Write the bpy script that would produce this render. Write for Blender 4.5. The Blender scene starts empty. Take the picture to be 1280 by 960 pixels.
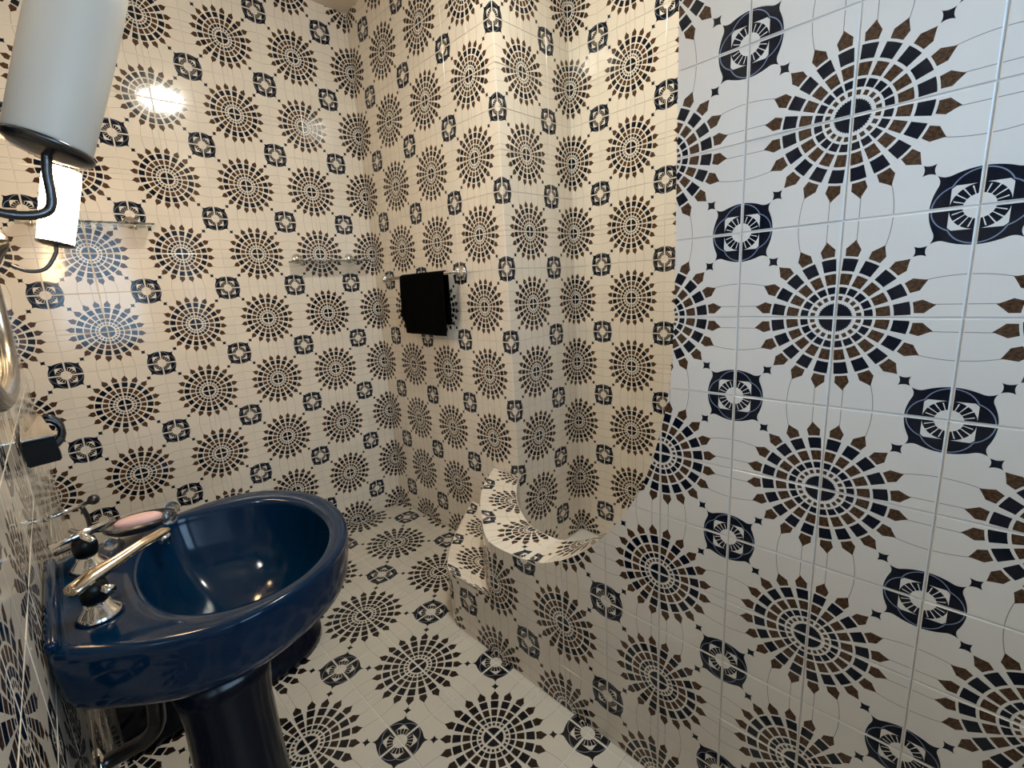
import bpy, bmesh, math, random
from mathutils import Vector, Matrix

random.seed(7)
T = 0.15                      # one wall tile is 15 cm; the layout below is written in tile units
PI = math.pi
C = bpy.context.scene.collection
sc = bpy.context.scene

# ------------------------------------------------------------------ camera
cam_d = bpy.data.cameras.new('camera')
cam = bpy.data.objects.new('camera', cam_d)
C.objects.link(cam)
right = Vector((0.71038067, -0.70127105, -0.05981813))
down = Vector((-0.1869586, -0.10608165, -0.97662335))
fwd = Vector((0.67853208, 0.70495787, -0.20646701))
cpos = Vector((-9.1008, -16.1084, 8.5504)) * T
cam.matrix_world = Matrix(((right.x, -down.x, -fwd.x, cpos.x),
                           (right.y, -down.y, -fwd.y, cpos.y),
                           (right.z, -down.z, -fwd.z, cpos.z),
                           (0, 0, 0, 1)))
cam_d.sensor_width = 36
cam_d.lens = 578.395 * 36 / 1280
cam_d.shift_x = 8.877 / 1280
cam_d.shift_y = -0.157 / 1280
cam_d.clip_start = 0.005
sc.camera = cam

# ------------------------------------------------------------------ room extents (tile units)
LX = -9.7        # wall beside the sink
CZ = 17.85       # ceiling height
FY = -23.5       # wall behind the camera
NY = -17.0       # near end of the shower niche

# ------------------------------------------------------------------ light
w = bpy.data.worlds.new('world')
sc.world = w
w.use_nodes = True
w.node_tree.nodes['Background'].inputs[0].default_value = (0.55, 0.7, 1.0, 1)
w.node_tree.nodes['Background'].inputs[1].default_value = 0.05


def area(name, loc, rot, sx, sy, power, col):
    l = bpy.data.lights.new(name, 'AREA')
    l.shape = 'RECTANGLE'
    l.size, l.size_y, l.energy, l.color = sx * T, sy * T, power, col
    o = bpy.data.objects.new(name, l)
    C.objects.link(o)
    o.location = Vector(loc) * T
    o.rotation_euler = rot
    return o


WIN = (-22.4, -19.0, 10.2, 14.2)     # window in the sink wall, behind the camera: y0, y1, z0, z1
WINDOW_POWER = 1.4
WINDOW_COLOR = (0.34, 0.60, 1.0)
wl = area('window_daylight', (LX - 0.1, (WIN[0] + WIN[1]) / 2, (WIN[2] + WIN[3]) / 2), (PI / 2 - 0.30, 0, -0.82),
          (WIN[1] - WIN[0]) * 0.75, (WIN[3] - WIN[2]) * 0.9, WINDOW_POWER, WINDOW_COLOR)
wl.data.spread = 0.95
DOOR = (-9.0, -4.2, 6.4, 13.6)        # glazed upper half of the door behind the camera: x0, x1, z0, z1
DOOR_POWER = 7.0
DOOR_COLOR = (0.48, 0.73, 1.0)
dl = area('door_daylight', ((DOOR[0] + DOOR[1]) / 2, FY - 0.2, (DOOR[2] + DOOR[3]) / 2), (PI / 2, 0, 0),
          DOOR[1] - DOOR[0] - 0.4, DOOR[3] - DOOR[2] - 0.4, DOOR_POWER, DOOR_COLOR)
dl.data.spread = 2.2

sc.view_settings.view_transform = 'Standard'
sc.view_settings.look = 'None'
sc.view_settings.gamma = 1
sc.view_settings.use_curve_mapping = False
sc.view_settings.exposure = 0.16
LAMP_SHADE_POWER = 54.0
LAMP_COLOR = (1.0, 0.66, 0.34)
CEILING_POWER = 122.0
CEILING_COLOR = (1.0, 0.98, 0.86)


# ------------------------------------------------------------------ material helpers
class X:
    """a scalar socket with arithmetic that writes Math nodes"""
    nt = None

    def __init__(self, s):
        self.s = s

    @staticmethod
    def m(op, *a, clamp=False):
        n = X.nt.nodes.new('ShaderNodeMath')
        n.operation = op
        n.use_clamp = clamp
        for i, v in enumerate(a):
            if isinstance(v, X):
                X.nt.links.new(v.s, n.inputs[i])
            else:
                n.inputs[i].default_value = float(v)
        return X(n.outputs[0])

    def __add__(self, o): return X.m('ADD', self, o)
    __radd__ = __add__
    def __sub__(self, o): return X.m('SUBTRACT', self, o)
    def __rsub__(self, o): return X.m('SUBTRACT', o, self)
    def __mul__(self, o): return X.m('MULTIPLY', self, o)
    __rmul__ = __mul__
    def __truediv__(self, o): return X.m('DIVIDE', self, o)
    def __lt__(self, o): return X.m('LESS_THAN', self, o)
    def __gt__(self, o): return X.m('GREATER_THAN', self, o)
    def __and__(self, o): return X.m('MULTIPLY', self, o)
    def __or__(self, o): return X.m('MAXIMUM', self, o)


def mx(a, b): return X.m('MAXIMUM', a, b)
def mn(a, b): return X.m('MINIMUM', a, b)
def ab(a): return X.m('ABSOLUTE', a)
def hyp(a, b): return X.m('SQRT', a * a + b * b)
def band(r, a, b): return (r > a) & (r < b)


def mat(name, col, rough=0.5, metal=0.0, **kw):
    m = bpy.data.materials.new(name)
    m.use_nodes = True
    b = m.node_tree.nodes['Principled BSDF']
    b.inputs['Base Color'].default_value = (*col, 1)
    b.inputs['Roughness'].default_value = rough
    b.inputs['Metallic'].default_value = metal
    for k, v in kw.items():
        b.inputs[k.replace('_', ' ')].default_value = v
    return m


def grain(m, scale, amount, rough_amount=0.0, bump=0.0):
    """fine procedural variation of colour, gloss and relief"""
    nt = m.node_tree
    b = nt.nodes['Principled BSDF']
    tc = nt.nodes.new('ShaderNodeTexCoord')
    n = nt.nodes.new('ShaderNodeTexNoise')
    n.inputs['Scale'].default_value = scale
    n.inputs['Detail'].default_value = 4
    nt.links.new(tc.outputs['Object'], n.inputs['Vector'])
    mixn = nt.nodes.new('ShaderNodeMix')
    mixn.data_type = 'RGBA'
    c = b.inputs['Base Color'].default_value[:]
    mixn.inputs[6].default_value = (c[0] * (1 - amount), c[1] * (1 - amount), c[2] * (1 - amount), 1)
    mixn.inputs[7].default_value = (min(1, c[0] * (1 + amount)), min(1, c[1] * (1 + amount)), min(1, c[2] * (1 + amount)), 1)
    nt.links.new(n.outputs[0], mixn.inputs[0])
    nt.links.new(mixn.outputs[2], b.inputs['Base Color'])
    if rough_amount:
        X.nt = nt
        r = X(n.outputs[0]) * rough_amount + (b.inputs['Roughness'].default_value - rough_amount / 2)
        nt.links.new(r.s, b.inputs['Roughness'])
    if bump:
        bp = nt.nodes.new('ShaderNodeBump')
        bp.inputs['Strength'].default_value = bump
        bp.inputs['Distance'].default_value = 0.002
        nt.links.new(n.outputs[0], bp.inputs['Height'])
        nt.links.new(bp.outputs[0], b.inputs['Normal'])
    return m


def tile_material(name, white, brown_a, brown_b, navy, rough):
    """printed glaze: a quarter rosette in one corner (uv 0,0), a quarter medallion in the other (uv 1,1)"""
    m = bpy.data.materials.new(name)
    m.use_nodes = True
    nt = m.node_tree
    X.nt = nt
    bs = nt.nodes['Principled BSDF']
    uvn = nt.nodes.new('ShaderNodeUVMap')
    sep = nt.nodes.new('ShaderNodeSeparateXYZ')
    nt.links.new(uvn.outputs[0], sep.inputs[0])
    u, v = X(sep.outputs[0]), X(sep.outputs[1])
    edge = mn(mn(u, 1 - u), mn(v, 1 - v)) > 0.017
    r = hyp(u, v)
    th = X.m('ARCTAN2', v, u)
    step = PI / 10
    phi = (X.m('FRACT', th / step) - 0.5) * step
    d = ab(r * phi)
    inpet = d < (r - 0.29) * 0.090 + 0.037
    disc = r < X.m('COSINE', th * 40) * 0.005 + 0.152
    tiny = band(r, 0.188, 0.232) & (d < 0.020)
    navy1 = (disc | (band(r, 0.255, 0.327) & inpet)) | (band(r, 0.494, 0.622) & inpet)
    brown1 = band(r, 0.352, 0.467) & inpet
    rise = (r - 0.645) * 0.17 + 0.054
    fall = X.m('POWER', X.m('MAXIMUM', (0.812 - r) / 0.092, 0.0), 1.12) * 0.067
    head = (r > 0.645) & (d < mn(rise, fall))
    brown = (brown1 | head) | tiny
    # thin ogee lines from the petal tips to the tile edge
    a, b_ = mn(u, v), mx(u, v)
    l1 = (ab(a - 0.132) < 0.0034) & (b_ > 0.785)
    k = (1 - b_) / 0.3
    l2 = (ab(a - (0.405 - k * k * 0.04)) < 0.0034) & (b_ > 0.70)
    line = (l1 | l2)
    # small concave diamond on the diagonal
    dp, dq = ab(u - 0.636), ab(v - 0.636)
    dia = (dp < dq * dq * 5.6 + 0.036) & (dq < dp * dp * 5.6 + 0.036)
    dia = dia & (mx(dp, dq) < 0.05)
    # medallion
    p, q = 1 - u, 1 - v

    def f(t):
        e = mx(t - 0.20, 0.0)
        return t * t * -1.1 + 0.335 + e * e * 6.6
    med = (p < f(q)) & (q < f(p)) & (mx(p, q) < 0.345)
    mm = hyp(p, q)
    mth = X.m('ARCTAN2', q, p)
    ray = ab(X.m('FRACT', mth / (PI / 10)) - 0.5) > 0.41
    ring = band(mm, 0.10, 0.205)
    white_in = (mm < 0.108) | (ring & ray & (mx(p, q) < 0.175)) | ((mx(p, q) < 0.196) & (mm > 0.198) & (mm < 0.258))
    qf = mn(hyp(p - 0.115, q), hyp(p, q - 0.115))
    qline = (ab(qf - 0.205) < 0.0052)
    navy_m = (navy1 | dia | (med & (1 - white_in))) & edge
    brown = brown & edge
    line = line & edge
    # colours
    ns = nt.nodes.new('ShaderNodeTexNoise')
    ns.inputs['Scale'].default_value = 34
    ns.inputs['Detail'].default_value = 3
    nt.links.new(uvn.outputs[0], ns.inputs['Vector'])
    oi = nt.nodes.new('ShaderNodeObjectInfo')

    def mixc(fac, c0, c1):
        n = nt.nodes.new('ShaderNodeMix')
        n.data_type = 'RGBA'
        for idx, c in ((6, c0), (7, c1)):
            if isinstance(c, tuple):
                n.inputs[idx].default_value = (*c, 1)
            else:
                nt.links.new(c, n.inputs[idx])
        if isinstance(fac, X):
            nt.links.new(fac.s, n.inputs[0])
        else:
            nt.links.new(fac, n.inputs[0])
        return n.outputs[2]
    base = mixc(X(oi.outputs['Random']), white, tuple(c * 0.95 for c in white))
    brc = mixc(X.m('MULTIPLY_ADD', X(ns.outputs[0]), 3.0, -1.0, clamp=True), brown_a, brown_b)
    c = mixc(line, base, (0.27, 0.235, 0.20))
    c = mixc(brown, c, brc)
    c = mixc(navy_m, c, navy)
    c = mixc(qline & med & edge & (1 - white_in), c, (0.20, 0.235, 0.31))
    nt.links.new(c, bs.inputs['Base Color'])
    bs.inputs['Roughness'].default_value = rough
    bs.inputs['IOR'].default_value = 1.5
    bs.inputs['Specular IOR Level'].default_value = 0.36
    wn = nt.nodes.new('ShaderNodeTexNoise')
    wn.inputs['Scale'].default_value = 2.3
    wn.inputs['Detail'].default_value = 1
    nt.links.new(uvn.outputs[0], wn.inputs['Vector'])
    bp = nt.nodes.new('ShaderNodeBump')
    bp.inputs['Strength'].default_value = 0.12
    bp.inputs['Distance'].default_value = 0.003
    nt.links.new(wn.outputs[0], bp.inputs['Height'])
    nt.links.new(bp.outputs[0], bs.inputs['Normal'])
    return m


M = {}
M['tile'] = tile_material('wall_tile_glaze', (0.80, 0.735, 0.64), (0.035, 0.018, 0.010), (0.115, 0.056, 0.026), (0.0028, 0.0060, 0.0145), 0.10)
M['floor_tile'] = tile_material('floor_tile_glaze', (0.60, 0.565, 0.50), (0.010, 0.007, 0.005), (0.030, 0.018, 0.012), (0.004, 0.005, 0.009), 0.22)
M['grout'] = grain(mat('grout', (0.72, 0.69, 0.64), 0.85), 60, 0.12)
M['ceiling'] = grain(mat('ceiling_paint', (0.70, 0.62, 0.53), 0.8), 20, 0.05)
M['blue'] = grain(mat('navy_ceramic', (0.0007, 0.017, 0.050), 0.12, 0.0, Specular_IOR_Level=0.26, Coat_Weight=0.1, Coat_Roughness=0.06), 9, 0.12, 0.05)
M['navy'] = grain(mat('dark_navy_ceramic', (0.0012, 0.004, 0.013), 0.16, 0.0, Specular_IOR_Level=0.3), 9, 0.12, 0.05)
M['chrome'] = grain(mat('chrome', (0.80, 0.78, 0.75), 0.12, 1.0), 40, 0.06, 0.08)
M['pewter'] = grain(mat('dark_pewter', (0.11, 0.11, 0.115), 0.30, 1.0), 60, 0.25, 0.15, 0.5)
M['silver'] = grain(mat('aged_silver', (0.34, 0.34, 0.34), 0.22, 1.0), 30, 0.2, 0.12)
M['black'] = grain(mat('black_plastic', (0.004, 0.005, 0.006), 0.3, 0.0, Specular_IOR_Level=0.25), 40, 0.2, 0.1)
M['towel'] = grain(mat('black_terry', (0.0025, 0.0026, 0.0025), 1.0, 0.0, Specular_IOR_Level=0.1), 260, 0.5, 0.0, 0.8)
M['shade'] = grain(mat('opal_glass', (0.80, 0.72, 0.62), 0.5, 0.0), 14, 0.03)
M['soap'] = grain(mat('pink_soap', (0.80, 0.50, 0.47), 0.45, 0.0, Subsurface_Weight=0.1), 30, 0.06)
M['mirror'] = mat('mirror_glass', (0.85, 0.86, 0.86), 0.02, 1.0)
M['white'] = grain(mat('white_paint', (0.75, 0.74, 0.72), 0.5), 30, 0.04)
M['ivory'] = grain(mat('ivory_plastic', (0.62, 0.56, 0.42), 0.4), 30, 0.05)
M['brass'] = grain(mat('warm_chrome', (0.80, 0.66, 0.50), 0.16, 1.0), 40, 0.06, 0.08)


def glass_mat(name, col, rough):
    m = mat(name, col, rough)
    b = m.node_tree.nodes['Principled BSDF']
    b.inputs['Transmission Weight'].default_value = 1.0
    b.inputs['IOR'].default_value = 1.48
    return grain(m, 20, 0.02)


M['glass'] = glass_mat('clear_glass', (0.90, 0.95, 0.92), 0.03)
M['dish_glass'] = glass_mat('pressed_glass', (0.82, 0.84, 0.86), 0.15)


def emit(name, col, strength):
    m = bpy.data.materials.new(name)
    m.use_nodes = True
    b = m.node_tree.nodes['Principled BSDF']
    b.inputs['Base Color'].default_value = (0.9, 0.88, 0.82, 1)
    b.inputs['Emission Color'].default_value = (*col, 1)
    b.inputs['Emission Strength'].default_value = strength
    return m


M['lit_shade'] = emit('lit_opal_glass', LAMP_COLOR, LAMP_SHADE_POWER)
M['ceiling_lamp'] = emit('lit_diffuser', CEILING_COLOR, CEILING_POWER)


# ------------------------------------------------------------------ object helpers
def link(name, me, m, parent=None):
    o = bpy.data.objects.new(name, me)
    C.objects.link(o)
    if m is not None and len(me.materials) == 0:
        me.materials.append(m)
    if parent is not None:
        o.parent = parent
    return o


def obj(name, bm, m, parent=None, smooth=False, off=None):
    """one mesh object from a bmesh written in tile units; the origin sits at the middle of its base"""
    bmesh.ops.recalc_face_normals(bm, faces=bm.faces)
    for v in bm.verts:
        v.co *= T
    me = bpy.data.meshes.new(name)
    if parent is None or off is not None:
        cs = [v.co for v in bm.verts]
        c = off if off is not None else Vector(((min(a.x for a in cs) + max(a.x for a in cs)) / 2, (min(a.y for a in cs) + max(a.y for a in cs)) / 2, min(a.z for a in cs)))
        for v in bm.verts:
            v.co -= c
    else:
        c = Vector()
        inv = parent_origin(parent)
        for v in bm.verts:
            v.co -= inv
    for f_ in bm.faces:
        f_.smooth = smooth
    bm.to_mesh(me)
    bm.free()
    o = link(name, me, m, parent)
    if parent is None:
        o.location = c
    return o


def parent_origin(p):
    loc = Vector(p.location)
    while p.parent is not None:
        p = p.parent
        loc += Vector(p.location)
    return loc


def thing(name, label, cat, base, group=None):
    o = bpy.data.objects.new(name, None)
    C.objects.link(o)
    o.location = Vector(base) * T
    o.empty_display_size = 0.05
    return tag(o, label, cat, group)


def tag(o, label, cat, group=None):
    o['label'] = label
    o['category'] = cat
    if group:
        o['group'] = group
    return o


def struct(o, label=None):
    o['kind'] = 'structure'
    if label:
        o['label'] = label
    return o


def box(bm, a, b, bevel=0.0):
    x0, y0, z0 = a
    x1, y1, z1 = b
    vs = [bm.verts.new((x, y, z)) for z in (z0, z1) for y in (y0, y1) for x in (x0, x1)]
    fs = [(0, 2, 3, 1), (4, 5, 7, 6), (0, 1, 5, 4), (2, 6, 7, 3), (0, 4, 6, 2), (1, 3, 7, 5)]
    faces = [bm.faces.new([vs[i] for i in f_]) for f_ in fs]
    if bevel:
        es = list({e for f_ in faces for e in f_.edges})
        bmesh.ops.bevel(bm, geom=es, offset=bevel, segments=3, profile=0.5, affect='EDGES')


def prism(bm, poly, z0, z1):
    n = len(poly)
    lo = [bm.verts.new((x, y, z0)) for x, y in poly]
    hi = [bm.verts.new((x, y, z1)) for x, y in poly]
    bm.faces.new(lo[::-1])
    bm.faces.new(hi)
    for i in range(n):
        bm.faces.new((lo[i], lo[(i + 1) % n], hi[(i + 1) % n], hi[i]))


def frame_of(d):
    d = Vector(d).normalized()
    a = Vector((0, 0, 1)) if abs(d.z) < 0.9 else Vector((1, 0, 0))
    e1 = d.cross(a).normalized()
    return d, e1, d.cross(e1)


def rings(bm, rs, cap0=True, cap1=True, closed=False):
    vr = [[bm.verts.new(p) for p in r] for r in rs]
    n = len(vr[0])
    m_ = len(vr)
    for i in range(m_ if closed else m_ - 1):
        a, b = vr[i], vr[(i + 1) % m_]
        for j in range(n):
            bm.faces.new((a[j], a[(j + 1) % n], b[(j + 1) % n], b[j]))
    if not closed:
        if cap0:
            bm.faces.new(vr[0][::-1])
        if cap1:
            bm.faces.new(vr[-1])


def tube(bm, pts, rad, n=14, closed=False):
    pts = [Vector(p) for p in pts]
    rr = rad if isinstance(rad, (list, tuple)) else [rad] * len(pts)
    rs = []
    e1 = None
    for i, p in enumerate(pts):
        if closed:
            d = pts[(i + 1) % len(pts)] - pts[i - 1]
        else:
            d = pts[min(i + 1, len(pts) - 1)] - pts[max(i - 1, 0)]
        d.normalize()
        if e1 is None:
            _, e1, _ = frame_of(d)
        e1 = (e1 - d * e1.dot(d)).normalized()
        e2 = d.cross(e1)
        rs.append([p + (e1 * math.cos(2 * PI * k / n) + e2 * math.sin(2 * PI * k / n)) * rr[i] for k in range(n)])
    rings(bm, rs, closed=closed)


def lathe(bm, base, axis, prof, n=28, mod=None):
    """prof: list of (distance along the axis, radius)"""
    d, e1, e2 = frame_of(axis)
    base = Vector(base)
    rs = []
    for h, r in prof:
        rs.append([base + d * h + (e1 * math.cos(2 * PI * k / n) + e2 * math.sin(2 * PI * k / n)) * (r * (mod(k, n, h) if mod else 1)) for k in range(n)])
    rings(bm, rs)


def ball(bm, c, r, n=14, m_=9):
    lathe(bm, Vector(c) - Vector((0, 0, r)), (0, 0, 1), [(r * (1 - math.cos(PI * i / m_)), max(r * math.sin(PI * i / m_), 0.002)) for i in range(m_ + 1)], n)


def smooth_path(pts, k=8, closed=False):
    pts = [Vector(p) for p in pts]
    n = len(pts)
    out = []
    rng = n if closed else n - 1
    for i in range(rng):
        if closed:
            p0, p1, p2, p3 = pts[i - 1], pts[i], pts[(i + 1) % n], pts[(i + 2) % n]
        else:
            p0, p1, p2, p3 = pts[max(i - 1, 0)], pts[i], pts[i + 1], pts[min(i + 2, n - 1)]
        for j in range(k):
            t = j / k
            out.append(0.5 * ((2 * p1) + (p2 - p0) * t + (2 * p0 - 5 * p1 + 4 * p2 - p3) * t * t + (3 * p1 - p0 - 3 * p2 + p3) * t ** 3))
    if not closed:
        out.append(pts[-1])
    return out


# ------------------------------------------------------------------ tiles
GAP = 0.0075        # half joint
TH = 0.03           # tile thickness above the bed
REC = 0.014         # joint depth below the face
_full = {}


def ping(x):
    x = x % 2.0
    return x if x <= 1 else 2 - x


def full_tile_mesh(size, ps, pt, m):
    key = (size, ps, pt, m.name)
    if key in _full:
        return _full[key]
    bm = bmesh.new()
    uv = bm.loops.layers.uv.new('UVMap')
    hs = []
    g, bv = GAP, 0.009
    for inset, h in ((g, -TH), (g, -0.006), (g + bv * 0.35, -0.0016), (g + bv, 0.0)):
        lo, hi = inset - 0.5, 0.5 - inset
        hs.append([bm.verts.new((a * size * T, b * size * T, h * T)) for a, b in ((lo, lo), (hi, lo), (hi, hi), (lo, hi))])
    for i in range(3):
        for j in range(4):
            bm.faces.new((hs[i][j], hs[i][(j + 1) % 4], hs[i + 1][(j + 1) % 4], hs[i + 1][j]))
    bm.faces.new(hs[3])
    for f_ in bm.faces:
        for l in f_.loops:
            a, b = l.vert.co.x / (size * T) + 0.5, l.vert.co.y / (size * T) + 0.5
            l[uv].uv = (a if ps == 0 else 1 - a, b if pt == 0 else 1 - b)
    me = bpy.data.meshes.new('tile')
    bm.to_mesh(me)
    bm.free()
    me.materials.append(m)
    _full[key] = me
    return me


def clip_rect(poly, x0, x1, y0, y1):
    def cl(ps, inside, inter):
        out = []
        for i in range(len(ps)):
            a, b = ps[i - 1], ps[i]
            ia, ib = inside(a), inside(b)
            if ib:
                if not ia:
                    out.append(inter(a, b))
                out.append(b)
            elif ia:
                out.append(inter(a, b))
        return out

    def ix(c):
        return lambda a, b: (c, a[1] + (b[1] - a[1]) * (c - a[0]) / (b[0] - a[0]))

    def iy(c):
        return lambda a, b: (a[0] + (b[0] - a[0]) * (c - a[1]) / (b[1] - a[1]), c)
    for ins, it in ((lambda p: p[0] >= x0, ix(x0)), (lambda p: p[0] <= x1, ix(x1)), (lambda p: p[1] >= y0, iy(y0)), (lambda p: p[1] <= y1, iy(y1))):
        if not poly:
            return []
        poly = cl(poly, ins, it)
    out = []
    for p in poly:
        if not out or (abs(p[0] - out[-1][0]) + abs(p[1] - out[-1][1])) > 1e-5:
            out.append(p)
    if len(out) > 1 and abs(out[0][0] - out[-1][0]) + abs(out[0][1] - out[-1][1]) < 1e-5:
        out.pop()
    return out


def parea(p):
    return 0.5 * sum(p[i - 1][0] * p[i][1] - p[i][0] * p[i - 1][1] for i in range(len(p)))


def lay_tiles(parent, org, es, et, poly, m, size=1.0, s0=0.0, t0=0.0, keep=None):
    """tile the region poly (in s,t) of the plane org + s*es + t*et; rosettes sit where (s-s0)/size and (t-t0)/size are even.
    keep(s, t) -> True: tile is its own object, otherwise it joins the rest of the wall"""
    org, es, et = Vector(org), Vector(es), Vector(et)
    nn = es.cross(et)
    po = parent_origin(parent) / T
    ss = [p[0] for p in poly]
    ts = [p[1] for p in poly]
    rest = []
    for i in range(math.floor((min(ss) - s0) / size + 1e-6), math.ceil((max(ss) - s0) / size - 1e-6)):
        for j in range(math.floor((min(ts) - t0) / size + 1e-6), math.ceil((max(ts) - t0) / size - 1e-6)):
            a0, a1 = s0 + i * size, s0 + (i + 1) * size
            b0, b1 = t0 + j * size, t0 + (j + 1) * size
            g = GAP * size
            pc = clip_rect(poly, a0 + g, a1 - g, b0 + g, b1 - g)
            if len(pc) < 3:
                continue
            A = abs(parea(pc))
            if A < 0.004 * size * size:
                continue
            mine = keep is None or keep((a0 + a1) / 2, (b0 + b1) / 2)
            if A > 0.9999 * (size - 2 * g) ** 2 and mine:
                me = full_tile_mesh(size, i % 2, j % 2, m)
                o = link('tile', me, None, parent)
                c = org + es * ((a0 + a1) / 2) + et * ((b0 + b1) / 2) - po
                rx, ry = random.gauss(0, 0.0028), random.gauss(0, 0.0028)
                R = Matrix((es, et, nn)).transposed() @ Matrix.Rotation(rx, 3, 'X') @ Matrix.Rotation(ry, 3, 'Y')
                mw = R.to_4x4()
                mw.translation = c * T
                o.matrix_local = mw
            else:
                (rest if not mine else [None]).append((pc, i, j, a0, b0))
                if mine:
                    cut_tile([(pc, a0, b0, i, j)], org, es, et, nn, po, size, parent, m, 'tile')
    if rest:
        o = cut_tile([(pc, a0, b0, i, j) for pc, i, j, a0, b0 in rest], org, es, et, nn, po, size, parent, m, 'remaining_tiles')
        o['kind'] = 'stuff'


def cut_tile(cells, org, es, et, nn, po, size, parent, m, name):
    bm = bmesh.new()
    uv = bm.loops.layers.uv.new('UVMap')
    ctr = None
    for pc, a0, b0, i, j in cells:
        if parea(pc) < 0:
            pc = pc[::-1]
        if ctr is None:
            cx = sum(p[0] for p in pc) / len(pc)
            cy = sum(p[1] for p in pc) / len(pc)
            ctr = org + es * cx + et * cy - po
        st = {}

        def mk(p, h):
            v = bm.verts.new((org + es * p[0] + et * p[1] + nn * h - po - ctr) * T)
            a, b = (p[0] - a0) / size, (p[1] - b0) / size
            st[v] = (a if i % 2 == 0 else 1 - a, b if j % 2 == 0 else 1 - b)
            return v
        lo = [mk(p, -TH) for p in pc]
        hi = [mk(p, 0) for p in pc]
        fs = [bm.faces.new(hi)]
        for k in range(len(pc)):
            k2 = (k + 1) % len(pc)
            fs.append(bm.faces.new((lo[k], lo[k2], hi[k2], hi[k])))
        for f_ in fs:
            for l in f_.loops:
                l[uv].uv = st[l.vert]
    bm.normal_update()
    bmesh.ops.triangulate(bm, faces=[f_ for f_ in bm.faces if len(f_.verts) > 4])
    me = bpy.data.meshes.new(name)
    bm.to_mesh(me)
    bm.free()
    o = link(name, me, m, parent)
    o.location = ctr * T
    return o


def strip_tiles(parent, inner, outer, p0, p1, m, nrm_up=None, v_range=(0.0, 1.0), sub=5, vflip=False):
    """tiles in a curved strip: inner(p), outer(p) give the two edges; one tile per unit of p, rosettes at even p"""
    po = parent_origin(parent) / T
    i = math.floor(p0 + 1e-6)
    while i < p1 - 1e-6:
        a, b = max(i, p0), min(i + 1, p1)
        if b - a > 0.05:
            bm = bmesh.new()
            uv = bm.loops.layers.uv.new('UVMap')
            st = {}
            g = GAP
            cols = []
            for k in range(sub + 1):
                p = a + g + (b - a - 2 * g) * k / sub
                pi_, po_ = Vector(inner(p)), Vector(outer(p))
                dv = (po_ - pi_)
                e = 0.01
                dp = Vector(inner(p + e)) + Vector(outer(p + e)) - Vector(inner(p - e)) - Vector(outer(p - e))
                nn = dp.cross(dv).normalized()
                if nrm_up is not None and nn.dot(Vector(nrm_up(p))) < 0:
                    nn = -nn
                col = []
                for tt in (0.006, 0.5, 0.994):
                    top = pi_ + dv * tt
                    vt = v_range[0] + (v_range[1] - v_range[0]) * tt
                    uu = ping(p)
                    pair = []
                    for h in (0.0, -TH):
                        vv = bm.verts.new((top + nn * h - po) * T)
                        st[vv] = (uu, 1 - vt if vflip else vt)
                        pair.append(vv)
                    col.append(pair)
                cols.append(col)
            fs = []
            for k in range(sub):
                A, B = cols[k], cols[k + 1]
                for q_ in range(2):
                    fs.append(bm.faces.new((A[q_][0], B[q_][0], B[q_ + 1][0], A[q_ + 1][0])))
                for q_ in (0, 2):
                    fs.append(bm.faces.new((A[q_][0], B[q_][0], B[q_][1], A[q_][1])))
            for cc in (cols[0], cols[-1]):
                for q_ in range(2):
                    fs.append(bm.faces.new((cc[q_][0], cc[q_ + 1][0], cc[q_ + 1][1], cc[q_][1])))
            for f_ in fs:
                for l in f_.loops:
                    l[uv].uv = st[l.vert]
            bmesh.ops.recalc_face_normals(bm, faces=bm.faces)
            me = bpy.data.meshes.new('tile')
            bm.to_mesh(me)
            bm.free()
            link('tile', me, m, parent)
        i += 1


def slab(name, a, b, m, label=None):
    bm = bmesh.new()
    box(bm, a, b)
    o = obj(name, bm, m)
    return struct(o, label)


# ------------------------------------------------------------------ the room shell
R_ = REC
wall_back = slab('wall_back', (LX - 1, R_, 0), (0.5, 1, CZ), M['grout'], 'patterned tile wall with the two glass shelves')
lay_tiles(wall_back, (0, 0, 0), (1, 0, 0), (0, 0, 1), [(LX, 0), (0, 0), (0, CZ), (LX, CZ)], M['tile'])

wall_right = slab('wall_right', (R_, -7 + R_, 0), (3.2, -0.001, CZ), M['grout'], 'patterned tile wall with the towel rail')
lay_tiles(wall_right, (0, 0, 0), (0, -1, 0), (0, 0, 1), [(0, 0), (7, 0), (7, CZ), (0, CZ)], M['tile'])
# the return of the same wall into the shower niche
lay_tiles(wall_right, (0, -7, 0), (1, 0, 0), (0, 0, 1), [(0, 0), (3, 0), (3, CZ), (0, CZ)], M['tile'], s0=1.0)

wall_niche = slab('wall_niche', (3 + R_, NY - 1, 0), (4.2, -6, CZ), M['grout'], 'rear tile wall of the shower niche')
lay_tiles(wall_niche, (3, 0, 0), (0, -1, 0), (0, 0, 1), [(7, 0), (-NY, 0), (-NY, CZ), (7, CZ)], M['tile'], s0=7.0,
          keep=lambda s, t: s < 14)
wall_niche_end = slab('wall_niche_end', (-1.9, NY - 1, 0), (3, NY, CZ), M['grout'], 'near end wall of the shower niche')

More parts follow.
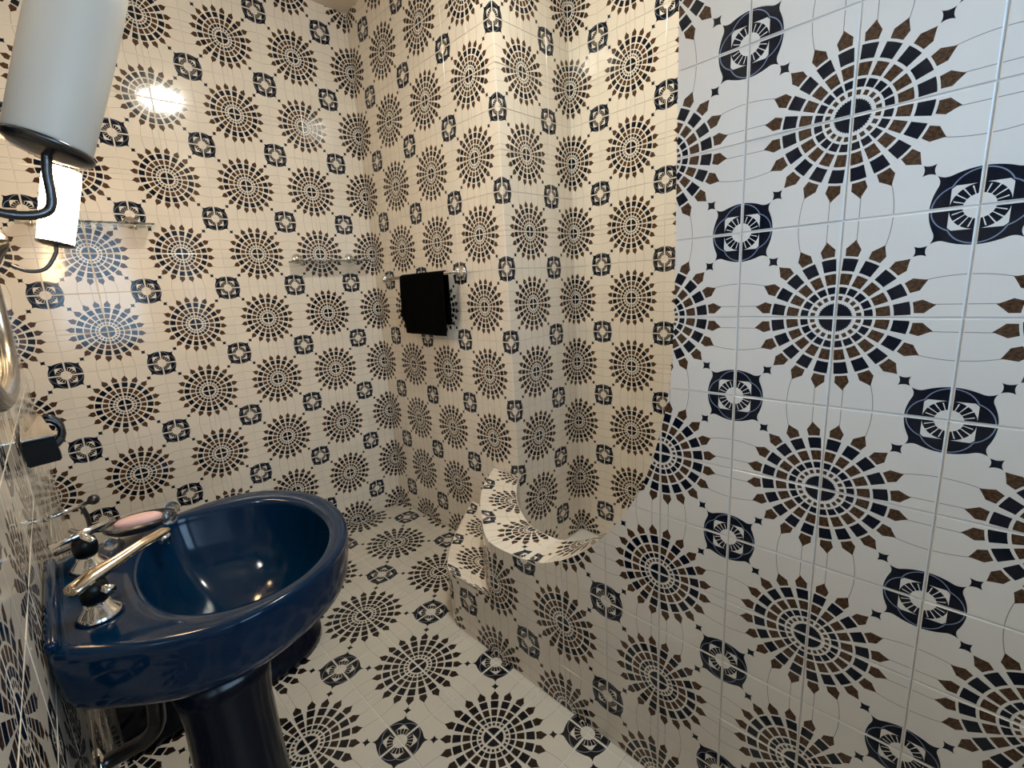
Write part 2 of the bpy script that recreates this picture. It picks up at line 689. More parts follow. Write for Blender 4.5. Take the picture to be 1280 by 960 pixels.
# wall beside the sink, with the window that lets the daylight in behind the camera
y0, y1, z0, z1 = WIN
bm = bmesh.new()
for a, b in (((LX - 1, FY - 1, 0), (LX - R_, y0, CZ)), ((LX - 1, y1, 0), (LX - R_, R_, CZ)), ((LX - 1, y0, 0), (LX - R_, y1, z0)), ((LX - 1, y0, z1), (LX - R_, y1, CZ))):
    box(bm, a, b)
wall_left = struct(obj('wall_left', bm, M['grout']), 'patterned tile wall behind the sink')
lay_tiles(wall_left, (LX, 0, 0), (0, 1, 0), (0, 0, 1), [(-15, 0), (0, 0), (0, CZ), (-15, CZ)], M['tile'], keep=lambda s, t: t < 17)
for poly in ([(FY, 0), (y0, 0), (y0, CZ), (FY, CZ)], [(y1, 0), (-15, 0), (-15, CZ), (y1, CZ)], [(y0, 0), (y1, 0), (y1, z0), (y0, z0)], [(y0, z1), (y1, z1), (y1, CZ), (y0, CZ)]):
    lay_tiles(wall_left, (LX, 0, 0), (0, 1, 0), (0, 0, 1), poly, M['tile'], keep=lambda s, t: False)
window = bpy.data.objects.new('window_1', None)
C.objects.link(window)
window.location = Vector((LX - 0.5, (y0 + y1) / 2, z0)) * T
struct(window, 'window in the sink wall')
bm = bmesh.new()
for a, b in (((y0, z0), (y0 + 0.22, z1)), ((y1 - 0.22, z0), (y1, z1)), ((y0, z0), (y1, z0 + 0.22)), ((y0, z1 - 0.22), (y1, z1)), (((y0 + y1) / 2 - 0.1, z0), ((y0 + y1) / 2 + 0.1, z1))):
    box(bm, (LX - 0.8, a[0], a[1]), (LX - 0.4, b[0], b[1]), 0.02)
obj('window_frame', bm, M['white'], window)
bm = bmesh.new()
box(bm, (LX - 0.63, y0 + 0.2, z0 + 0.2), (LX - 0.59, y1 - 0.2, z1 - 0.2))
obj('pane', bm, M['glass'], window)

# wall behind the camera with a half glazed door
x0, x1, z0, z1 = DOOR
x0, x1, zt = x0 - 0.4, x1 + 0.4, z1 + 0.4
bm = bmesh.new()
for a, b in (((LX - 1, FY - 1, 0), (x0, FY - R_, CZ)), ((x1, FY - 1, 0), (4.2, FY - R_, CZ)), ((x0, FY - 1, zt), (x1, FY - R_, CZ))):
    box(bm, a, b)
wall_front = struct(obj('wall_front', bm, M['grout']), 'tile wall behind the camera')
for poly in ([(-x0, 0), (-x0, CZ), (-LX, CZ), (-LX, 0)], [(3, 0), (3, CZ), (-x1, CZ), (-x1, 0)], [(-x1, zt), (-x1, CZ), (-x0, CZ), (-x0, zt)]):
    lay_tiles(wall_front, (0, FY, 0), (-1, 0, 0), (0, 0, 1), poly, M['tile'], keep=lambda s, t: False)
door = bpy.data.objects.new('door_1', None)
C.objects.link(door)
door.location = Vector(((x0 + x1) / 2, FY - 0.5, 0)) * T
struct(door, 'half glazed white door behind the camera')
bm = bmesh.new()
for a, b in (((x0, 0.05), (x0 + 0.5, zt)), ((x1 - 0.5, 0.05), (x1, zt)), ((x0, 0.05), (x1, z0)), ((x0, z1), (x1, zt))):
    box(bm, (a[0], FY - 0.7, a[1]), (b[0], FY - 0.3, b[1]), 0.02)
obj('door_leaf', bm, M['white'], door)
bm = bmesh.new()
box(bm, (x0 + 0.45, FY - 0.52, z0 - 0.05), (x1 - 0.45, FY - 0.48, z1 + 0.05))
obj('pane', bm, M['glass'], door)
bm = bmesh.new()
tube(bm, smooth_path([(x1 - 0.3, FY - 0.3, 6.8), (x1 - 0.3, FY + 0.05, 6.8), (x1 - 0.5, FY + 0.1, 6.8), (x1 - 1.0, FY + 0.1, 6.8)], 5), 0.06)
obj('door_handle', bm, M['chrome'], door, True)

ceiling = slab('ceiling', (LX - 1, FY - 1, CZ), (4.2, 1, CZ + 1), M['ceiling'], 'plain cream ceiling')

# floor: larger tiles, their joints run with the walls
floor = slab('floor', (LX - 1, FY - 1, -1), (4.2, 1, -R_), M['grout'], 'floor of large patterned tiles')
FS = 1.2925
lay_tiles(floor, (0, 0, 0), (1, 0, 0), (0, 1, 0), [(LX, FY), (0.0, FY), (0.0, 0), (LX, 0)], M['floor_tile'], size=FS, s0=-0.56 - FS, t0=0.0,
          keep=lambda s, t: t > -16 and s < 0)

# ------------------------------------------------------------------ low shower wall: partition, ledge and step
ARCH = [(9.75, 3.0), (10.15, 3.03), (10.5, 3.12), (10.8, 3.27), (11.18, 3.5), (11.64, 3.88), (12.07, 4.37), (12.5, 5.0), (12.8, 5.64), (13.0, 6.35), (13.13, 7.06), (13.18, 8.0)]
ARCHS = [(p.x, p.y) for p in smooth_path([(a, b, 0) for a, b in ARCH], 4)]
region = [(7.42, 0), (7.42, 1.5), (8.9, 1.5), (8.9, 3.0)] + ARCHS + [(13.18, CZ), (-FY, CZ), (-FY, 0)]
TKN = 1.05
bm = bmesh.new()
lo = [bm.verts.new((-3 + R_, -s, t)) for s, t in region]
hi = [bm.verts.new((-3 + TKN - R_, -s, t)) for s, t in region]
bm.faces.new(lo[::-1])
bm.faces.new(hi)
for i in range(len(region)):
    j = (i + 1) % len(region)
    bm.faces.new((lo[i], lo[j], hi[j], hi[i]))
for v in bm.verts:            # keep the body a joint's depth below the edge tiles
    if abs(v.co.z) > 0.01 and v.co.z < CZ - 0.1:
        v.co.z -= R_
    if -13.5 < v.co.y < -12.3:
        v.co.y -= R_
bm.normal_update()
bmesh.ops.triangulate(bm, faces=[f_ for f_ in bm.faces if len(f_.verts) > 4])
wall_partition = struct(obj('wall_partition', bm, M['grout']), 'tiled partition with a sweeping curved opening into the shower')
lay_tiles(wall_partition, (-3, 0, 0), (0, -1, 0), (0, 0, 1), region, M['tile'], s0=1.0)


def path_fn(keys):
    """keys: list of (p, x, y, z) -> smooth function of p"""
    ps = [k[0] for k in keys]

    def f(p):
        i = 0
        while i < len(ps) - 2 and p > ps[i + 1]:
            i += 1
        t = (p - ps[i]) / (ps[i + 1] - ps[i])
        p1, p2 = Vector(keys[i][1:]), Vector(keys[i + 1][1:])
        h = ps[i + 1] - ps[i]

        def tan(k):
            if k <= 0:
                return (Vector(keys[1][1:]) - Vector(keys[0][1:])) / (ps[1] - ps[0])
            if k >= len(ps) - 1:
                return (Vector(keys[-1][1:]) - Vector(keys[-2][1:])) / (ps[-1] - ps[-2])
            return (Vector(keys[k + 1][1:]) - Vector(keys[k - 1][1:])) / (ps[k + 1] - ps[k - 1])
        m1, m2 = tan(i) * h, tan(i + 1) * h
        if t < 0 or t > 1:
            return p1 + (p2 - p1) * t
        return p1 * (2 * t ** 3 - 3 * t * t + 1) + m1 * (t ** 3 - 2 * t * t + t) + p2 * (-2 * t ** 3 + 3 * t * t) + m2 * (t ** 3 - t * t)
    return f


LI = [(0, 0.0, -7.0, 3), (1, -0.62, -7.52, 3), (2, -1.2, -8.1, 3), (3, -1.68, -8.8, 3), (4, -1.93, -9.35, 3), (5, -1.95, -10.05, 3.0)]
LO = [(0, 0.0, -5.92, 3), (1, -0.98, -6.55, 3), (2, -1.7, -7.2, 3), (3, -2.33, -7.95, 3), (4, -3.0, -8.95, 3), (5, -3.0, -10.05, 3.0)]
arc_p, last, pp = [], (10.05, 3.02), 5.0
for s, t in ARCHS:
    if s > 10.2:
        pp += math.hypot(s - last[0], t - last[1])
        last = (s, t)
        arc_p.append((pp, s, t))
endp = pp + (CZ - last[1])
arc_keys = arc_p[::2] + ([arc_p[-1]] if arc_p[::2][-1] != arc_p[-1] else []) + [(endp, 13.18, CZ)]
inner_f = path_fn(LI + [(p, -1.95, -s, t) for p, s, t in arc_keys])
outer_f = path_fn(LO + [(p, -3.0, -s, t) for p, s, t in arc_keys])
PS = [k * 0.125 for k in range(0, 41)]
body_z = 3 - R_
led = [(max(outer_f(p).x + R_, -3 + 2 * R_), outer_f(p).y - R_) for p in PS if p <= 4.0] + [(inner_f(p).x, inner_f(p).y) for p in reversed(PS) if p <= 4.5]
bm = bmesh.new()
prism(bm, led, 0, body_z)
wall_ledge = struct(obj('wall_ledge', bm, M['grout']), 'curved tiled ledge joining the partition to the wall')
strip_tiles(wall_ledge, inner_f, outer_f, 0, 5, M['tile'], nrm_up=lambda p: (0, 0, 1))
strip_tiles(wall_partition, inner_f, outer_f, 5, endp, M['tile'], nrm_up=lambda p: (0, 0.8, 0.6), sub=4)
# outer face of the ledge above the step
for za, zb, fl in ((1.5, 2.0, False), (2.0, 3.0, True)):
    strip_tiles(wall_ledge, lambda p, z=za: Vector((outer_f(p).x, outer_f(p).y, z)), lambda p, z=zb: Vector((outer_f(p).x, outer_f(p).y, z)), 0, 4, M['tile'],
                nrm_up=lambda p: (-0.7, 0.7, 0), v_range=(0.5, 1.0) if za == 1.5 else (0, 1), vflip=(za == 1.5))
SI = [(0, -3.0, -8.9, 1.5), (1, -2.72, -8.45, 1.5), (2, -2.15, -7.7, 1.5), (3, -1.5, -7.0, 1.5), (4, -0.9, -6.5, 1.5), (5, -0.3, -6.1, 1.5), (5.4, 0, -5.92, 1.5)]
SO = [(0, -3.0, -7.95, 1.5), (0.55, -3.0, -7.5, 1.5), (1, -2.9, -7.12, 1.5), (2, -2.5, -6.62, 1.5), (3, -1.9, -6.08, 1.5), (4, -1.2, -5.55, 1.5), (5, -0.4, -4.98, 1.5), (5.4, 0, -4.7, 1.5)]
si_f, so_f = path_fn(SI), path_fn(SO)
PS2 = [k * 0.1 for k in range(0, 55)]
bm = bmesh.new()
prism(bm, [(max(si_f(p).x, -3 + 2 * R_), si_f(p).y) for p in PS2] + [(max(so_f(p).x + R_, -3 + 2 * R_), so_f(p).y - R_) for p in reversed(PS2)], 0, 1.5 - R_)
floor_step = struct(obj('floor_step', bm, M['grout']), 'low curved tiled step in front of the ledge')
strip_tiles(floor_step, si_f, so_f, 0, 5.4, M['tile'], nrm_up=lambda p: (0, 0, 1))
for za, zb in ((0.0, 1.0), (1.0, 1.5)):
    strip_tiles(floor_step, lambda p, z=za: Vector((so_f(p).x, so_f(p).y, z)), lambda p, z=zb: Vector((so_f(p).x, so_f(p).y, z)), 0.6, 5.4, M['tile'],
                nrm_up=lambda p: (-0.6, 0.8, 0), v_range=(0, 1) if za == 0 else (1.0, 0.5))

# ------------------------------------------------------------------ sink
RIM = 5.5
OUT = [(-9.68, -10.46), (-9.17, -10.92), (-8.73, -11.2), (-8.3, -11.33), (-7.84, -11.29), (-7.42, -11.13), (-7.12, -10.93), (-6.83, -10.6), (-6.65, -10.2), (-6.55, -9.75), (-6.54, -9.2), (-6.68, -8.65), (-6.96, -8.2), (-7.37, -7.93), (-7.85, -7.86), (-8.44, -7.98), (-9.1, -8.1), (-9.68, -8.2)]
BOWL = [(-8.39, -8.13), (-7.82, -8.2), (-7.25, -8.45), (-6.92, -8.92), (-6.82, -9.5), (-6.9, -10.15), (-7.17, -10.66), (-7.55, -10.98), (-7.98, -11.06), (-8.41, -10.91), (-8.73, -10.55), (-8.88, -9.95), (-8.88, -9.3), (-8.72, -8.62)]
BC = Vector((-7.9, -9.55))


def polar(poly, n, c):
    out = []
    for k in range(n):
        a = 2 * PI * k / n
        d = Vector((math.cos(a), math.sin(a)))
        best = 0
        for i in range(len(poly)):
            p, q_ = Vector(poly[i - 1]) - c, Vector(poly[i]) - c
            e = q_ - p
            den = d.x * e.y - d.y * e.x
            if abs(den) < 1e-9:
                continue
            t = (p.x * e.y - p.y * e.x) / den
            s = (p.x * d.y - p.y * d.x) / den
            if t > 0 and -1e-6 <= s <= 1 + 1e-6:
                best = max(best, t)
        out.append(c + d * best)
    return out


NS = 112
front_part = [(p.x, p.y) for p in smooth_path([(a, b, 0) for a, b in OUT], 5)]
outp = polar(front_part, NS, BC)
bowlp = polar([(p.x, p.y) for p in smooth_path([(a, b, 0) for a, b in BOWL], 5, closed=True)], NS, BC)


def ring_of(pts, z, s=1.0, c=BC, zf=None):
    return [Vector((c.x + (p.x - c.x) * s, c.y + (p.y - c.y) * s, zf(p) if zf else z)) for p in pts]


sink = thing('sink', 'dark blue ceramic pedestal sink with a wide oval bowl', 'sink', (-8.2, -9.55, 3.95))
bm = bmesh.new()
K = Vector((-8.7, -9.5))


def lip(f_, z):           # ring between bowl edge and outer edge
    return [Vector((b.x + (o.x - b.x) * f_, b.y + (o.y - b.y) * f_, z)) for b, o in zip(bowlp, outp)]


rs = [ring_of(outp, 3.95, 0.26, K), ring_of(outp, 4.15, 0.42, K), ring_of(outp, 4.45, 0.66, K), ring_of(outp, 4.72, 0.87, K), ring_of(outp, 4.86, 0.95, K), ring_of(outp, 4.98, 0.975, K), ring_of(outp, 5.25, 0.99, K),
      ring_of(outp, 5.40, 1.0, K), lip(0.985, 5.465), lip(0.94, 5.495), lip(0.8, 5.5), lip(0.35, 5.49), lip(0.12, 5.475), lip(0.03, 5.45), ring_of(bowlp, 5.40), ring_of(bowlp, 5.28, 0.975), ring_of(bowlp, 5.05, 0.92), ring_of(bowlp, 4.78, 0.81), ring_of(bowlp, 4.55, 0.64),
      ring_of(bowlp, 4.40, 0.43), ring_of(bowlp, 4.32, 0.22), ring_of(bowlp, 4.29, 0.08)]
rings(bm, rs)
basin = obj('basin', bm, M['blue'], sink, True)
bm = bmesh.new()
lathe(bm, (BC.x, BC.y, 4.285), (0, 0, 1), [(0, 0.16), (0.02, 0.16), (0.03, 0.13), (0.015, 0.1), (0.01, 0.02)])
obj('drain', bm, M['chrome'], sink, True)
# back upstand of the tap deck
bm = bmesh.new()
box(bm, (-9.69, -10.40, 5.44), (-9.58, -8.26, 5.57), 0.04)
obj('back_lip', bm, M['blue'], sink, True)

ped = thing('sink_pedestal', 'dark navy ceramic pedestal under the sink', 'pedestal', (-8.3, -9.5, 0))
bm = bmesh.new()


def pedring(z, rx, ry, cx=-8.3, cy=-9.45, n=40, e=2.6):
    out = []
    for k in range(n):
        a = 2 * PI * k / n
        c_, s_ = math.cos(a), math.sin(a)
        out.append(Vector((cx + rx * math.copysign(abs(c_) ** (2 / e), c_), cy + ry * math.copysign(abs(s_) ** (2 / e), s_), z)))
    return out


rings(bm, [pedring(0.0, 0.82, 0.72), pedring(0.25, 0.80, 0.70), pedring(0.4, 0.72, 0.62), pedring(1.2, 0.60, 0.54), pedring(2.2, 0.54, 0.48), pedring(3.2, 0.52, 0.48), pedring(3.6, 0.56, 0.50), pedring(3.94, 0.62, 0.56)])
obj('column', bm, M['navy'], ped, True)

# ------------------------------------------------------------------ taps
def tap(base, label, yaw, spout_len, handle, wood=None):
    bx, by, bz = base
    t = thing('tap', label, 'tap', base)
    bm = bmesh.new()
    lathe(bm, base, (0, 0, 1), [(0, 0.20), (0.015, 0.205), (0.05, 0.17), (0.12, 0.115), (0.16, 0.10), (0.17, 0.05)])
    obj('escutcheon', bm, M['chrome'], t, True)
    bm = bmesh.new()
    lathe(bm, (bx, by, bz + 0.15), (0, 0, 1), [(0, 0.085), (0.03, 0.115), (0.14, 0.125), (0.22, 0.11), (0.26, 0.05)])
    obj('body', bm, M['black'], t, True)
    d = Vector((math.cos(yaw), math.sin(yaw), 0))
    s = Vector((-d.y, d.x, 0))
    z = Vector((0, 0, 1))
    o = Vector((bx, by, bz + 0.42))
    if spout_len:
        rs = []
        for q_, wd, hg, dz in ((-0.20, 0.075, 0.05, -0.03), (-0.17, 0.10, 0.06, -0.03), (0.0, 0.10, 0.075, 0.0), (0.25, 0.075, 0.06, 0.025), (spout_len * 0.6, 0.06, 0.05, 0.06), (spout_len * 0.93, 0.062, 0.05, 0.07), (spout_len, 0.045, 0.035, 0.06)):
            c = o + d * q_ + z * dz
            rs.append([c + s * (wd * math.cos(2 * PI * k / 18)) + z * (hg * math.sin(2 * PI * k / 18)) for k in range(18)])
        bm = bmesh.new()
        rings(bm, rs)
        obj('spout', bm, M['brass'], t, True)
        bm = bmesh.new()
        e = o + d * (spout_len * 0.93) + z * 0.06
        lathe(bm, e, (0, 0, -1), [(0, 0.055), (0.05, 0.065), (0.13, 0.06), (0.14, 0.04)], 18)
        obj('nozzle', bm, M['chrome'], t, True)
        bm = bmesh.new()
        tube(bm, [o + z * -0.1 - s * 0.10, o + z * -0.1 - s * 0.26], [0.035, 0.05])
        obj('handle', bm, M['chrome'], t, True)
    else:
        bm = bmesh.new()
        tube(bm, [o - d * 0.3 + z * 0.0, o + z * 0.02, o + d * 0.34 + z * 0.05], [0.03, 0.045, 0.03])
        tube(bm, [o - s * 0.3, o, o + s * 0.3], [0.03, 0.045, 0.03])
        obj('handle', bm, M['chrome'], t, True)
    return t


tap((-9.27, -10.08, 5.5), 'chrome tap with a long flat spout reaching over the blue bowl', 0.52, 0.84, True)
tap((-9.28, -8.80, 5.5), 'short dark bodied tap with cross handle beside the soap dish', 0.3, 0.0, True)

# ------------------------------------------------------------------ soap dish and soap
dish = thing('soap_dish', 'clear pressed glass soap dish with ball feet on the sink rim', 'soap dish', (-8.85, -8.75, 5.5))
bm = bmesh.new()
dd = Vector((0.93, -0.22, 0)).normalized()
ds = Vector((-dd.y, dd.x, 0))
dc = Vector((-8.72, -8.42, 5.62))
rs = []
for hh, sc_ in ((0.0, 0.55), (0.02, 0.8), (0.08, 1.0), (0.15, 1.08), (0.155, 1.02), (0.10, 0.92), (0.05, 0.75), (0.035, 0.4)):
    rs.append([dc + dd * (0.38 * sc_ * math.cos(2 * PI * k / 30)) + ds * (0.24 * sc_ * math.sin(2 * PI * k / 30)) + Vector((0, 0, hh)) for k in range(30)])
rings(bm, rs)
obj('bowl', bm, M['dish_glass'], dish, True)
for a, b in ((0.36, 0.17), (0.36, -0.17), (-0.3, 0.16), (-0.3, -0.16)):
    bm = bmesh.new()
    c = dc + dd * a + ds * b
    if a > 0:
        ball(bm, (c.x, c.y, dc.z + 0.13), 0.095)
    else:
        ball(bm, (c.x, c.y, dc.z - 0.04), 0.08)
    obj('ball', bm, M['dish_glass'], dish, True)
bm = bmesh.new()
rs = []
for hh, sc_ in ((0.0, 0.8), (0.03, 0.96), (0.07, 1.0), (0.11, 0.95), (0.135, 0.8), (0.145, 0.4)):
    rs.append([dc + dd * (0.27 * sc_ * math.cos(2 * PI * k / 26)) + ds * (0.15 * sc_ * math.sin(2 * PI * k / 26)) + Vector((0, 0, 0.052 + hh)) for k in range(26)])
rings(bm, rs)
tag(obj('soap_bar', bm, M['soap'], None, True), 'pale pink bar of soap lying in the glass dish', 'soap')

# ------------------------------------------------------------------ drain pipe and supply hose under the sink
bm = bmesh.new()
tube(bm, smooth_path([(-9.02, -9.1, 3.72), (-9.02, -9.05, 3.5), (-9.06, -8.95, 3.1), (-9.2, -8.8, 2.85), (-9.4, -8.68, 2.75), (-9.69, -8.6, 2.7)], 6), 0.10)
pipe = thing('drain_pipe', 'grey drain pipe running from under the sink to the wall', 'pipe', (-9.2, -8.8, 2.7))
obj('pipe', bm, M['pewter'], pipe, True)
bm = bmesh.new()
lathe(bm, (-9.69, -8.6, 2.7), (1, 0, 0), [(0, 0.22), (0.03, 0.21), (0.07, 0.13)])
obj('wall_flange', bm, M['chrome'], pipe, True)

# ------------------------------------------------------------------ toilet (its lower body shows under the sink)
toilet = thing('toilet', 'dark navy ceramic toilet standing on the floor behind the sink', 'toilet', (-7.4, -4.4, 0))
bm = bmesh.new()


def toil(z, xf, hw, xb=-9.55, yc=-4.4):
    pts = []
    n = 20
    r = hw
    for k in range(n + 1):
        a = -PI / 2 + PI * k / n
        pts.append(Vector((xf - r * 1.15 + r * 1.15 * math.cos(a), yc + hw * math.sin(a), z)))
    pts.append(Vector((xb, yc + hw * 0.85, z)))
    pts.append(Vector((xb, yc - hw * 0.85, z)))
    return pts


rings(bm, [toil(0, -5.38, 1.30), toil(0.18, -5.38, 1.30), toil(0.24, -5.45, 1.24), toil(0.9, -5.62, 1.12), toil(1.5, -5.75, 1.12), toil(2.1, -5.8, 1.2), toil(2.45, -5.75, 1.26), toil(2.6, -5.78, 1.24)])
obj('bowl', bm, M['navy'], toilet, True)
bm = bmesh.new()
rings(bm, [toil(2.6, -5.75, 1.27, -8.6), toil(2.68, -5.72, 1.3, -8.6), toil(2.8, -5.78, 1.26, -8.6), toil(2.84, -5.9, 1.16, -8.55)])
obj('seat_lid', bm, M['navy'], toilet, True)

# ------------------------------------------------------------------ wall sconces
def sconce(y, xb, zb, label, lit, ax):
    ax = Vector(ax).normalized()
    t = thing('wall_sconce', label, 'sconce', (LX, y, zb))
    b = Vector((xb, y, zb))
    # backplate: domed ornate rosette
    bm = bmesh.new()
    pc = Vector((LX, y, zb + 0.02))
    lathe(bm, pc, (1, 0, 0), [(0, 0.50), (0.06, 0.52), (0.12, 0.47), (0.2, 0.42), (0.27, 0.33), (0.33, 0.22), (0.38, 0.15), (0.42, 0.06)], 60, lambda k, n, h: 1 + 0.06 * math.cos(2 * PI * k * 12 / n))
    bp_ = obj('backplate', bm, M['pewter'], t, True)
    for k in range(12):
        bm = bmesh.new()
        a = 2 * PI * k / 12
        ball(bm, pc + Vector((0.20, 0.40 * math.cos(a), 0.40 * math.sin(a))), 0.05, 8, 6)
        obj('bead', bm, M['pewter'], bp_, True)
    # arm: out of the plate, down and up to the cup
    bm = bmesh.new()
    tip = b - ax * 0.05
    tube(bm, smooth_path([pc + Vector((0.36, 0, -0.36)), pc + Vector((0.55, 0, -0.46)), pc + Vector((0.75, 0, -0.42)), tip + Vector((-0.02, 0, -0.12)), tip], 7), 0.028)
    obj('arm', bm, M['pewter'], t, True)
    bm = bmesh.new()
    lathe(bm, b - ax * 0.07, ax, [(0, 0.05), (0.015, 0.17), (0.03, 0.225), (0.05, 0.24), (0.07, 0.238), (0.07, 0.05)])
    obj('cup', bm, M['pewter'], t, True)
    bm = bmesh.new()
    lathe(bm, b, ax, [(0.0, 0.215), (0.02, 0.222), (0.5, 0.232), (0.95, 0.236), (1.13, 0.232), (1.15, 0.224), (1.15, 0.2), (1.13, 0.198), (0.5, 0.2), (0.04, 0.195), (0.03, 0.02)], 40)
    sh = obj('shade', bm, M['lit_shade'] if lit else M['shade'], t, True)
    if lit:
        sh['label'] = 'glowing warm white glass'
    return t


sconce(-5.62, -8.76, 9.66, 'lit wall sconce with a glowing white glass cylinder', True, (0.26, 0, 1))
sconce(-11.74, -8.88, 9.62, 'unlit wall sconce with a frosted grey glass cylinder', False, (0.35, 0, 1))

# ------------------------------------------------------------------ mirror above the sink
mir = thing('mirror', 'oval wall mirror in a thick silver frame above the sink', 'mirror', (LX, -8.7, 7.5))
bm = bmesh.new()
mc = Vector((-9.60, -8.75, 10.0))


def mir_pt(a, ry, rz):
    c_, s_ = math.cos(a), math.sin(a)
    return Vector((0, ry * math.copysign(abs(s_) ** 0.66, s_), -rz * math.copysign(abs(c_) ** 0.66, c_)))


mc = Vector((-9.58, -8.7, 10.1))
ring_pts = [mc + mir_pt(2 * PI * (k + 0.5) / 96, 2.45, 2.38) for k in range(96)]
tube(bm, ring_pts, 0.11, 12, closed=True)
obj('frame', bm, M['silver'], mir, True)
bm = bmesh.new()
f0 = [bm.verts.new(mc + Vector((-0.02, 0, 0)) + mir_pt(a + 0.05, 2.42, 2.35)) for a in [2 * PI * k / 60 for k in range(60)]]
f1 = [bm.verts.new(v.co + Vector((-0.06, 0, 0))) for v in f0]
bm.faces.new(f0)
bm.faces.new(f1[::-1])
for k in range(60):
    bm.faces.new((f0[k], f0[(k + 1) % 60], f1[(k + 1) % 60], f1[k]))
obj('mirror_glass', bm, M['mirror'], mir)

# ------------------------------------------------------------------ box on the wall past the mirror
hb = thing('wall_box', 'dark metal box with a bright polished top on a scrolled bracket beside the mirror', 'box', (-9.5, -6.2, 6.3))
BX = [(-9.68, -6.85, 6.42), (-9.31, -6.85, 6.44), (-9.32, -5.9, 6.35), (-9.68, -5.9, 6.35), (-9.68, -6.85, 6.80), (-9.33, -6.85, 6.80), (-9.46, -5.9, 7.0), (-9.68, -5.9, 6.98)]
bm = bmesh.new()
bv_ = [bm.verts.new(p) for p in BX]
for f_ in ((0, 3, 2, 1), (4, 5, 6, 7), (0, 1, 5, 4), (1, 2, 6, 5), (2, 3, 7, 6), (3, 0, 4, 7)):
    bm.faces.new([bv_[k] for k in f_])
bmesh.ops.bevel(bm, geom=list(bm.edges), offset=0.018, segments=2, affect='EDGES')
obj('body', bm, M['black'], hb)
bm = bmesh.new()
lo = [bm.verts.new((x + (0.012 if x > -9.5 else 0), y + (-0.012 if y < -6 else 0.01), z + 0.002)) for x, y, z in BX[4:]]
hi = [bm.verts.new(v.co + Vector((0, -0.005, 0.03))) for v in lo]
bm.faces.new(lo[::-1])
bm.faces.new(hi)
for k in range(4):
    bm.faces.new((lo[k], lo[(k + 1) % 4], hi[(k + 1) % 4], hi[k]))
bmesh.ops.bevel(bm, geom=list(bm.edges), offset=0.008, segments=2, affect='EDGES')
obj('lid', bm, M['chrome'], hb)
for sgn in (-1, 1):
    bm = bmesh.new()
    pts = [Vector((-9.43 + 0.2 * (1 - q_ * 0.13) * math.cos(a), -5.78, 6.7 + 0.26 * (1 - q_ * 0.13) * math.sin(a))) for q_, a in [(k / 4, sgn * (PI * 0.5 - k * 0.42)) for k in range(12)]]
    tube(bm, pts, 0.05, 8)
    obj('scroll', bm, M['pewter'], hb, True)

# ------------------------------------------------------------------ chrome rail on the sink wall
rail = thing('hand_towel_rail', 'thin chrome rail with round end knob on the wall behind the sink', 'towel rail', (-9.69, -6.0, 5.3))
bm = bmesh.new()
tube(bm, [(-9.69, -6.35, 5.46), (-9.15, -6.05, 5.46)], 0.035)
obj('bar', bm, M['chrome'], rail, True)
bm = bmesh.new()
ball(bm, (-9.10, -6.02, 5.47), 0.085)
obj('end_knob', bm, M['pewter'], rail, True)
bm = bmesh.new()
tube(bm, smooth_path([(-9.26, -6.12, 5.44), (-9.22, -6.12, 5.2), (-9.25, -6.12, 4.95), (-9.4, -6.15, 4.85), (-9.69, -6.3, 4.85)], 5), 0.035)
obj('bracket', bm, M['pewter'], rail, True)

# ------------------------------------------------------------------ glass shelves on the back wall
def shelf(xa, xb, z, dep, label, brackets):
    t = thing('glass_shelf', label, 'shelf', ((xa + xb) / 2, 0, z - 0.3))
    bm = bmesh.new()
    box(bm, (xa, -dep, z), (xb, -0.02, z + 0.045), 0.012)
    obj('pane', bm, M['glass'], t)
    for x in brackets:
        bm = bmesh.new()
        lathe(bm, (x, 0, z + 0.12), (0, -1, 0), [(0, 0.16), (0.03, 0.165), (0.06, 0.13), (0.09, 0.08), (0.12, 0.03)], 24)
        br = obj('bracket', bm, M['chrome'], t, True)
        bm = bmesh.new()
        tube(bm, [(x, -0.08, z + 0.12), (x + 0.02, -0.2, z + 0.11), (x + 0.02, -dep * 0.62, z + 0.08)], 0.04, 10)
        tube(bm, [(x + 0.02, -dep * 0.6, z + 0.12), (x + 0.02, -dep * 0.62, z - 0.10)], 0.035, 10)
        obj('clip', bm, M['chrome'], br, True)


shelf(-3.1, -0.45, 9.72, 0.62, 'short clear glass shelf on the tile wall next to the corner', (-2.82, -0.98))
shelf(-9.2, -6.62, 10.66, 0.75, 'clear glass shelf on the tile wall behind the lit sconce', (-8.95, -7.02))

# ------------------------------------------------------------------ towel rail and towel
tr = thing('towel_rail', 'chrome towel rail with round wall plates carrying the black towel', 'towel rail', (-0.3, -3.0, 8.9))
bm = bmesh.new()
tube(bm, [(-0.45, -1.62, 9.03), (-0.45, -5.32, 9.03)], 0.05)
obj('bar', bm, M['chrome'], tr, True)
for y in (-1.5, -5.42):
    bm = bmesh.new()
    yy = y + (0.55 if y > -3 else 0.3)
    lathe(bm, (0, yy, 9.03), (-1, 0, 0), [(0, 0.19), (0.03, 0.2), (0.07, 0.15), (0.1, 0.07)], 24)
    tube(bm, [(-0.06, yy, 9.03), (-0.2, yy - 0.05, 9.03), (-0.38, y, 9.03), (-0.45, y, 9.03)], 0.05, 12)
    p_ = obj('bracket', bm, M['chrome'], tr, True)
    bm = bmesh.new()
    lathe(bm, (-0.45, y + (0.1 if y > -3 else -0.02), 9.03), (0, -1, 0), [(0, 0.06), (0.03, 0.13), (0.09, 0.14), (0.14, 0.10), (0.16, 0.04)], 20)
    obj('end_ring', bm, M['chrome'], p_, True)

bm = bmesh.new()
NW, NH = 26, 34
random.seed(3)
grid = []
y0, y1 = -2.52, -4.86


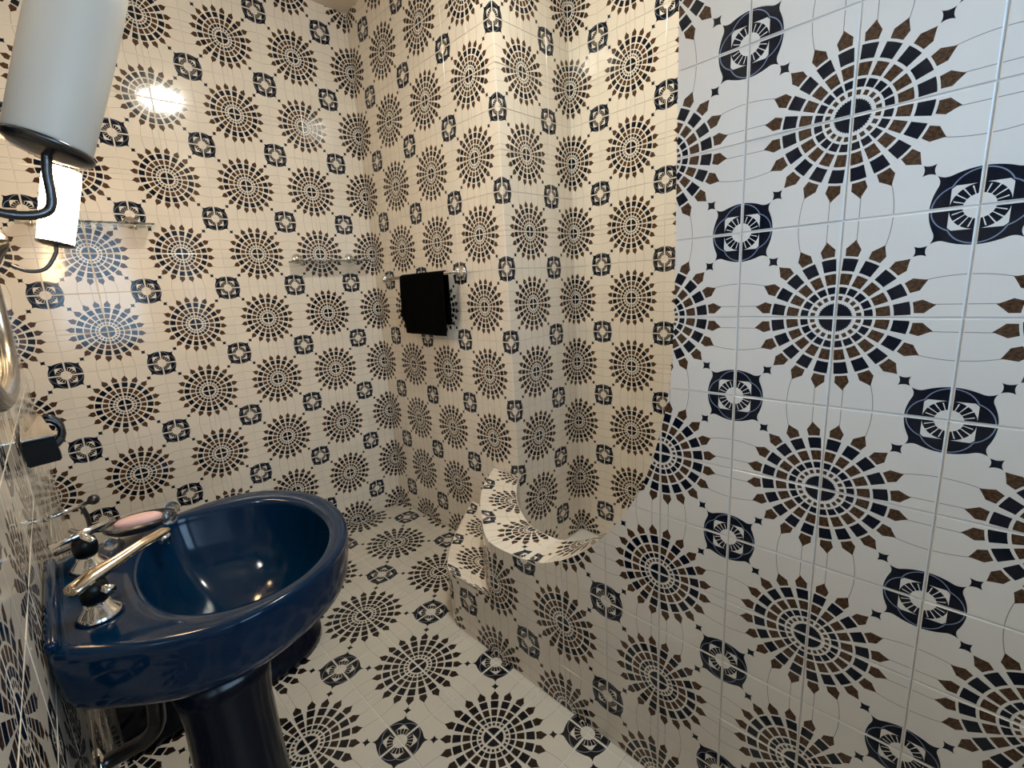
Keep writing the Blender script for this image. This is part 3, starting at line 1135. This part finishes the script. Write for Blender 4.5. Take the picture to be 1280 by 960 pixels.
def towel_pt(a, s):
    """a across the rail 0..1, s down the cloth: -1 back hem .. 0 rail .. 1 front hem"""
    yy = y0 + (y1 - y0) * a
    side = 1 if s >= 0 else -1
    L = 1.98 if side > 0 else 1.66
    dpt = abs(s) * L
    if dpt < 0.16:
        ang = dpt / 0.16 * PI / 2
        xo, zo = 0.085 * math.sin(ang), 0.085 * math.cos(ang)
    else:
        xo, zo = 0.085, -(dpt - 0.16)
    wv = 0.035 * math.sin(a * 9 + 0.6) * min(1, dpt) + 0.02 * math.sin(a * 21 + dpt * 2) * min(1, dpt)
    if side > 0:
        x = -0.45 - xo - max(0, wv) - 0.02 * dpt
        yy += 0.10 * dpt / 2 * (1 - a) * -1 + 0.05 * math.sin(dpt * 2.2) * (1 - a)
        if a < 0.25:
            yy += 0.16 * math.exp(-((dpt - 1.35) / 0.16) ** 2) * (1 - a / 0.25)
    else:
        x = -0.45 + xo + 0.03 * max(0, -wv)
        yy += 0.04 * (1 - 2 * a)
    return Vector((x, yy, 9.03 + zo - 0.02 * dpt * a))


vg = [[bm.verts.new(towel_pt(i / NW, -1 + 2 * j / NH)) for j in range(NH + 1)] for i in range(NW + 1)]
for i in range(NW):
    for j in range(NH):
        bm.faces.new((vg[i][j], vg[i + 1][j], vg[i + 1][j + 1], vg[i][j + 1]))
bmesh.ops.solidify(bm, geom=list(bm.faces), thickness=0.035)
tag(obj('towel', bm, M['towel'], None, True), 'black terry hand towel hanging over the wall rail', 'towel')

# ------------------------------------------------------------------ ceiling light
cl = thing('ceiling_light', 'round white ceiling light with a glowing diffuser', 'ceiling light', (-3.55, -10.6, CZ - 0.55))
bm = bmesh.new()
lathe(bm, (-3.55, -10.6, CZ), (0, 0, -1), [(0, 0.85), (0.12, 0.85), (0.16, 0.80)], 40)
obj('base', bm, M['white'], cl, True)
bm = bmesh.new()
lathe(bm, (-3.55, -10.6, CZ - 0.16), (0, 0, -1), [(0, 0.78), (0.1, 0.76), (0.22, 0.62), (0.30, 0.40), (0.33, 0.12), (0.335, 0.02)], 40)
obj('diffuser', bm, M['ceiling_lamp'], cl, True)
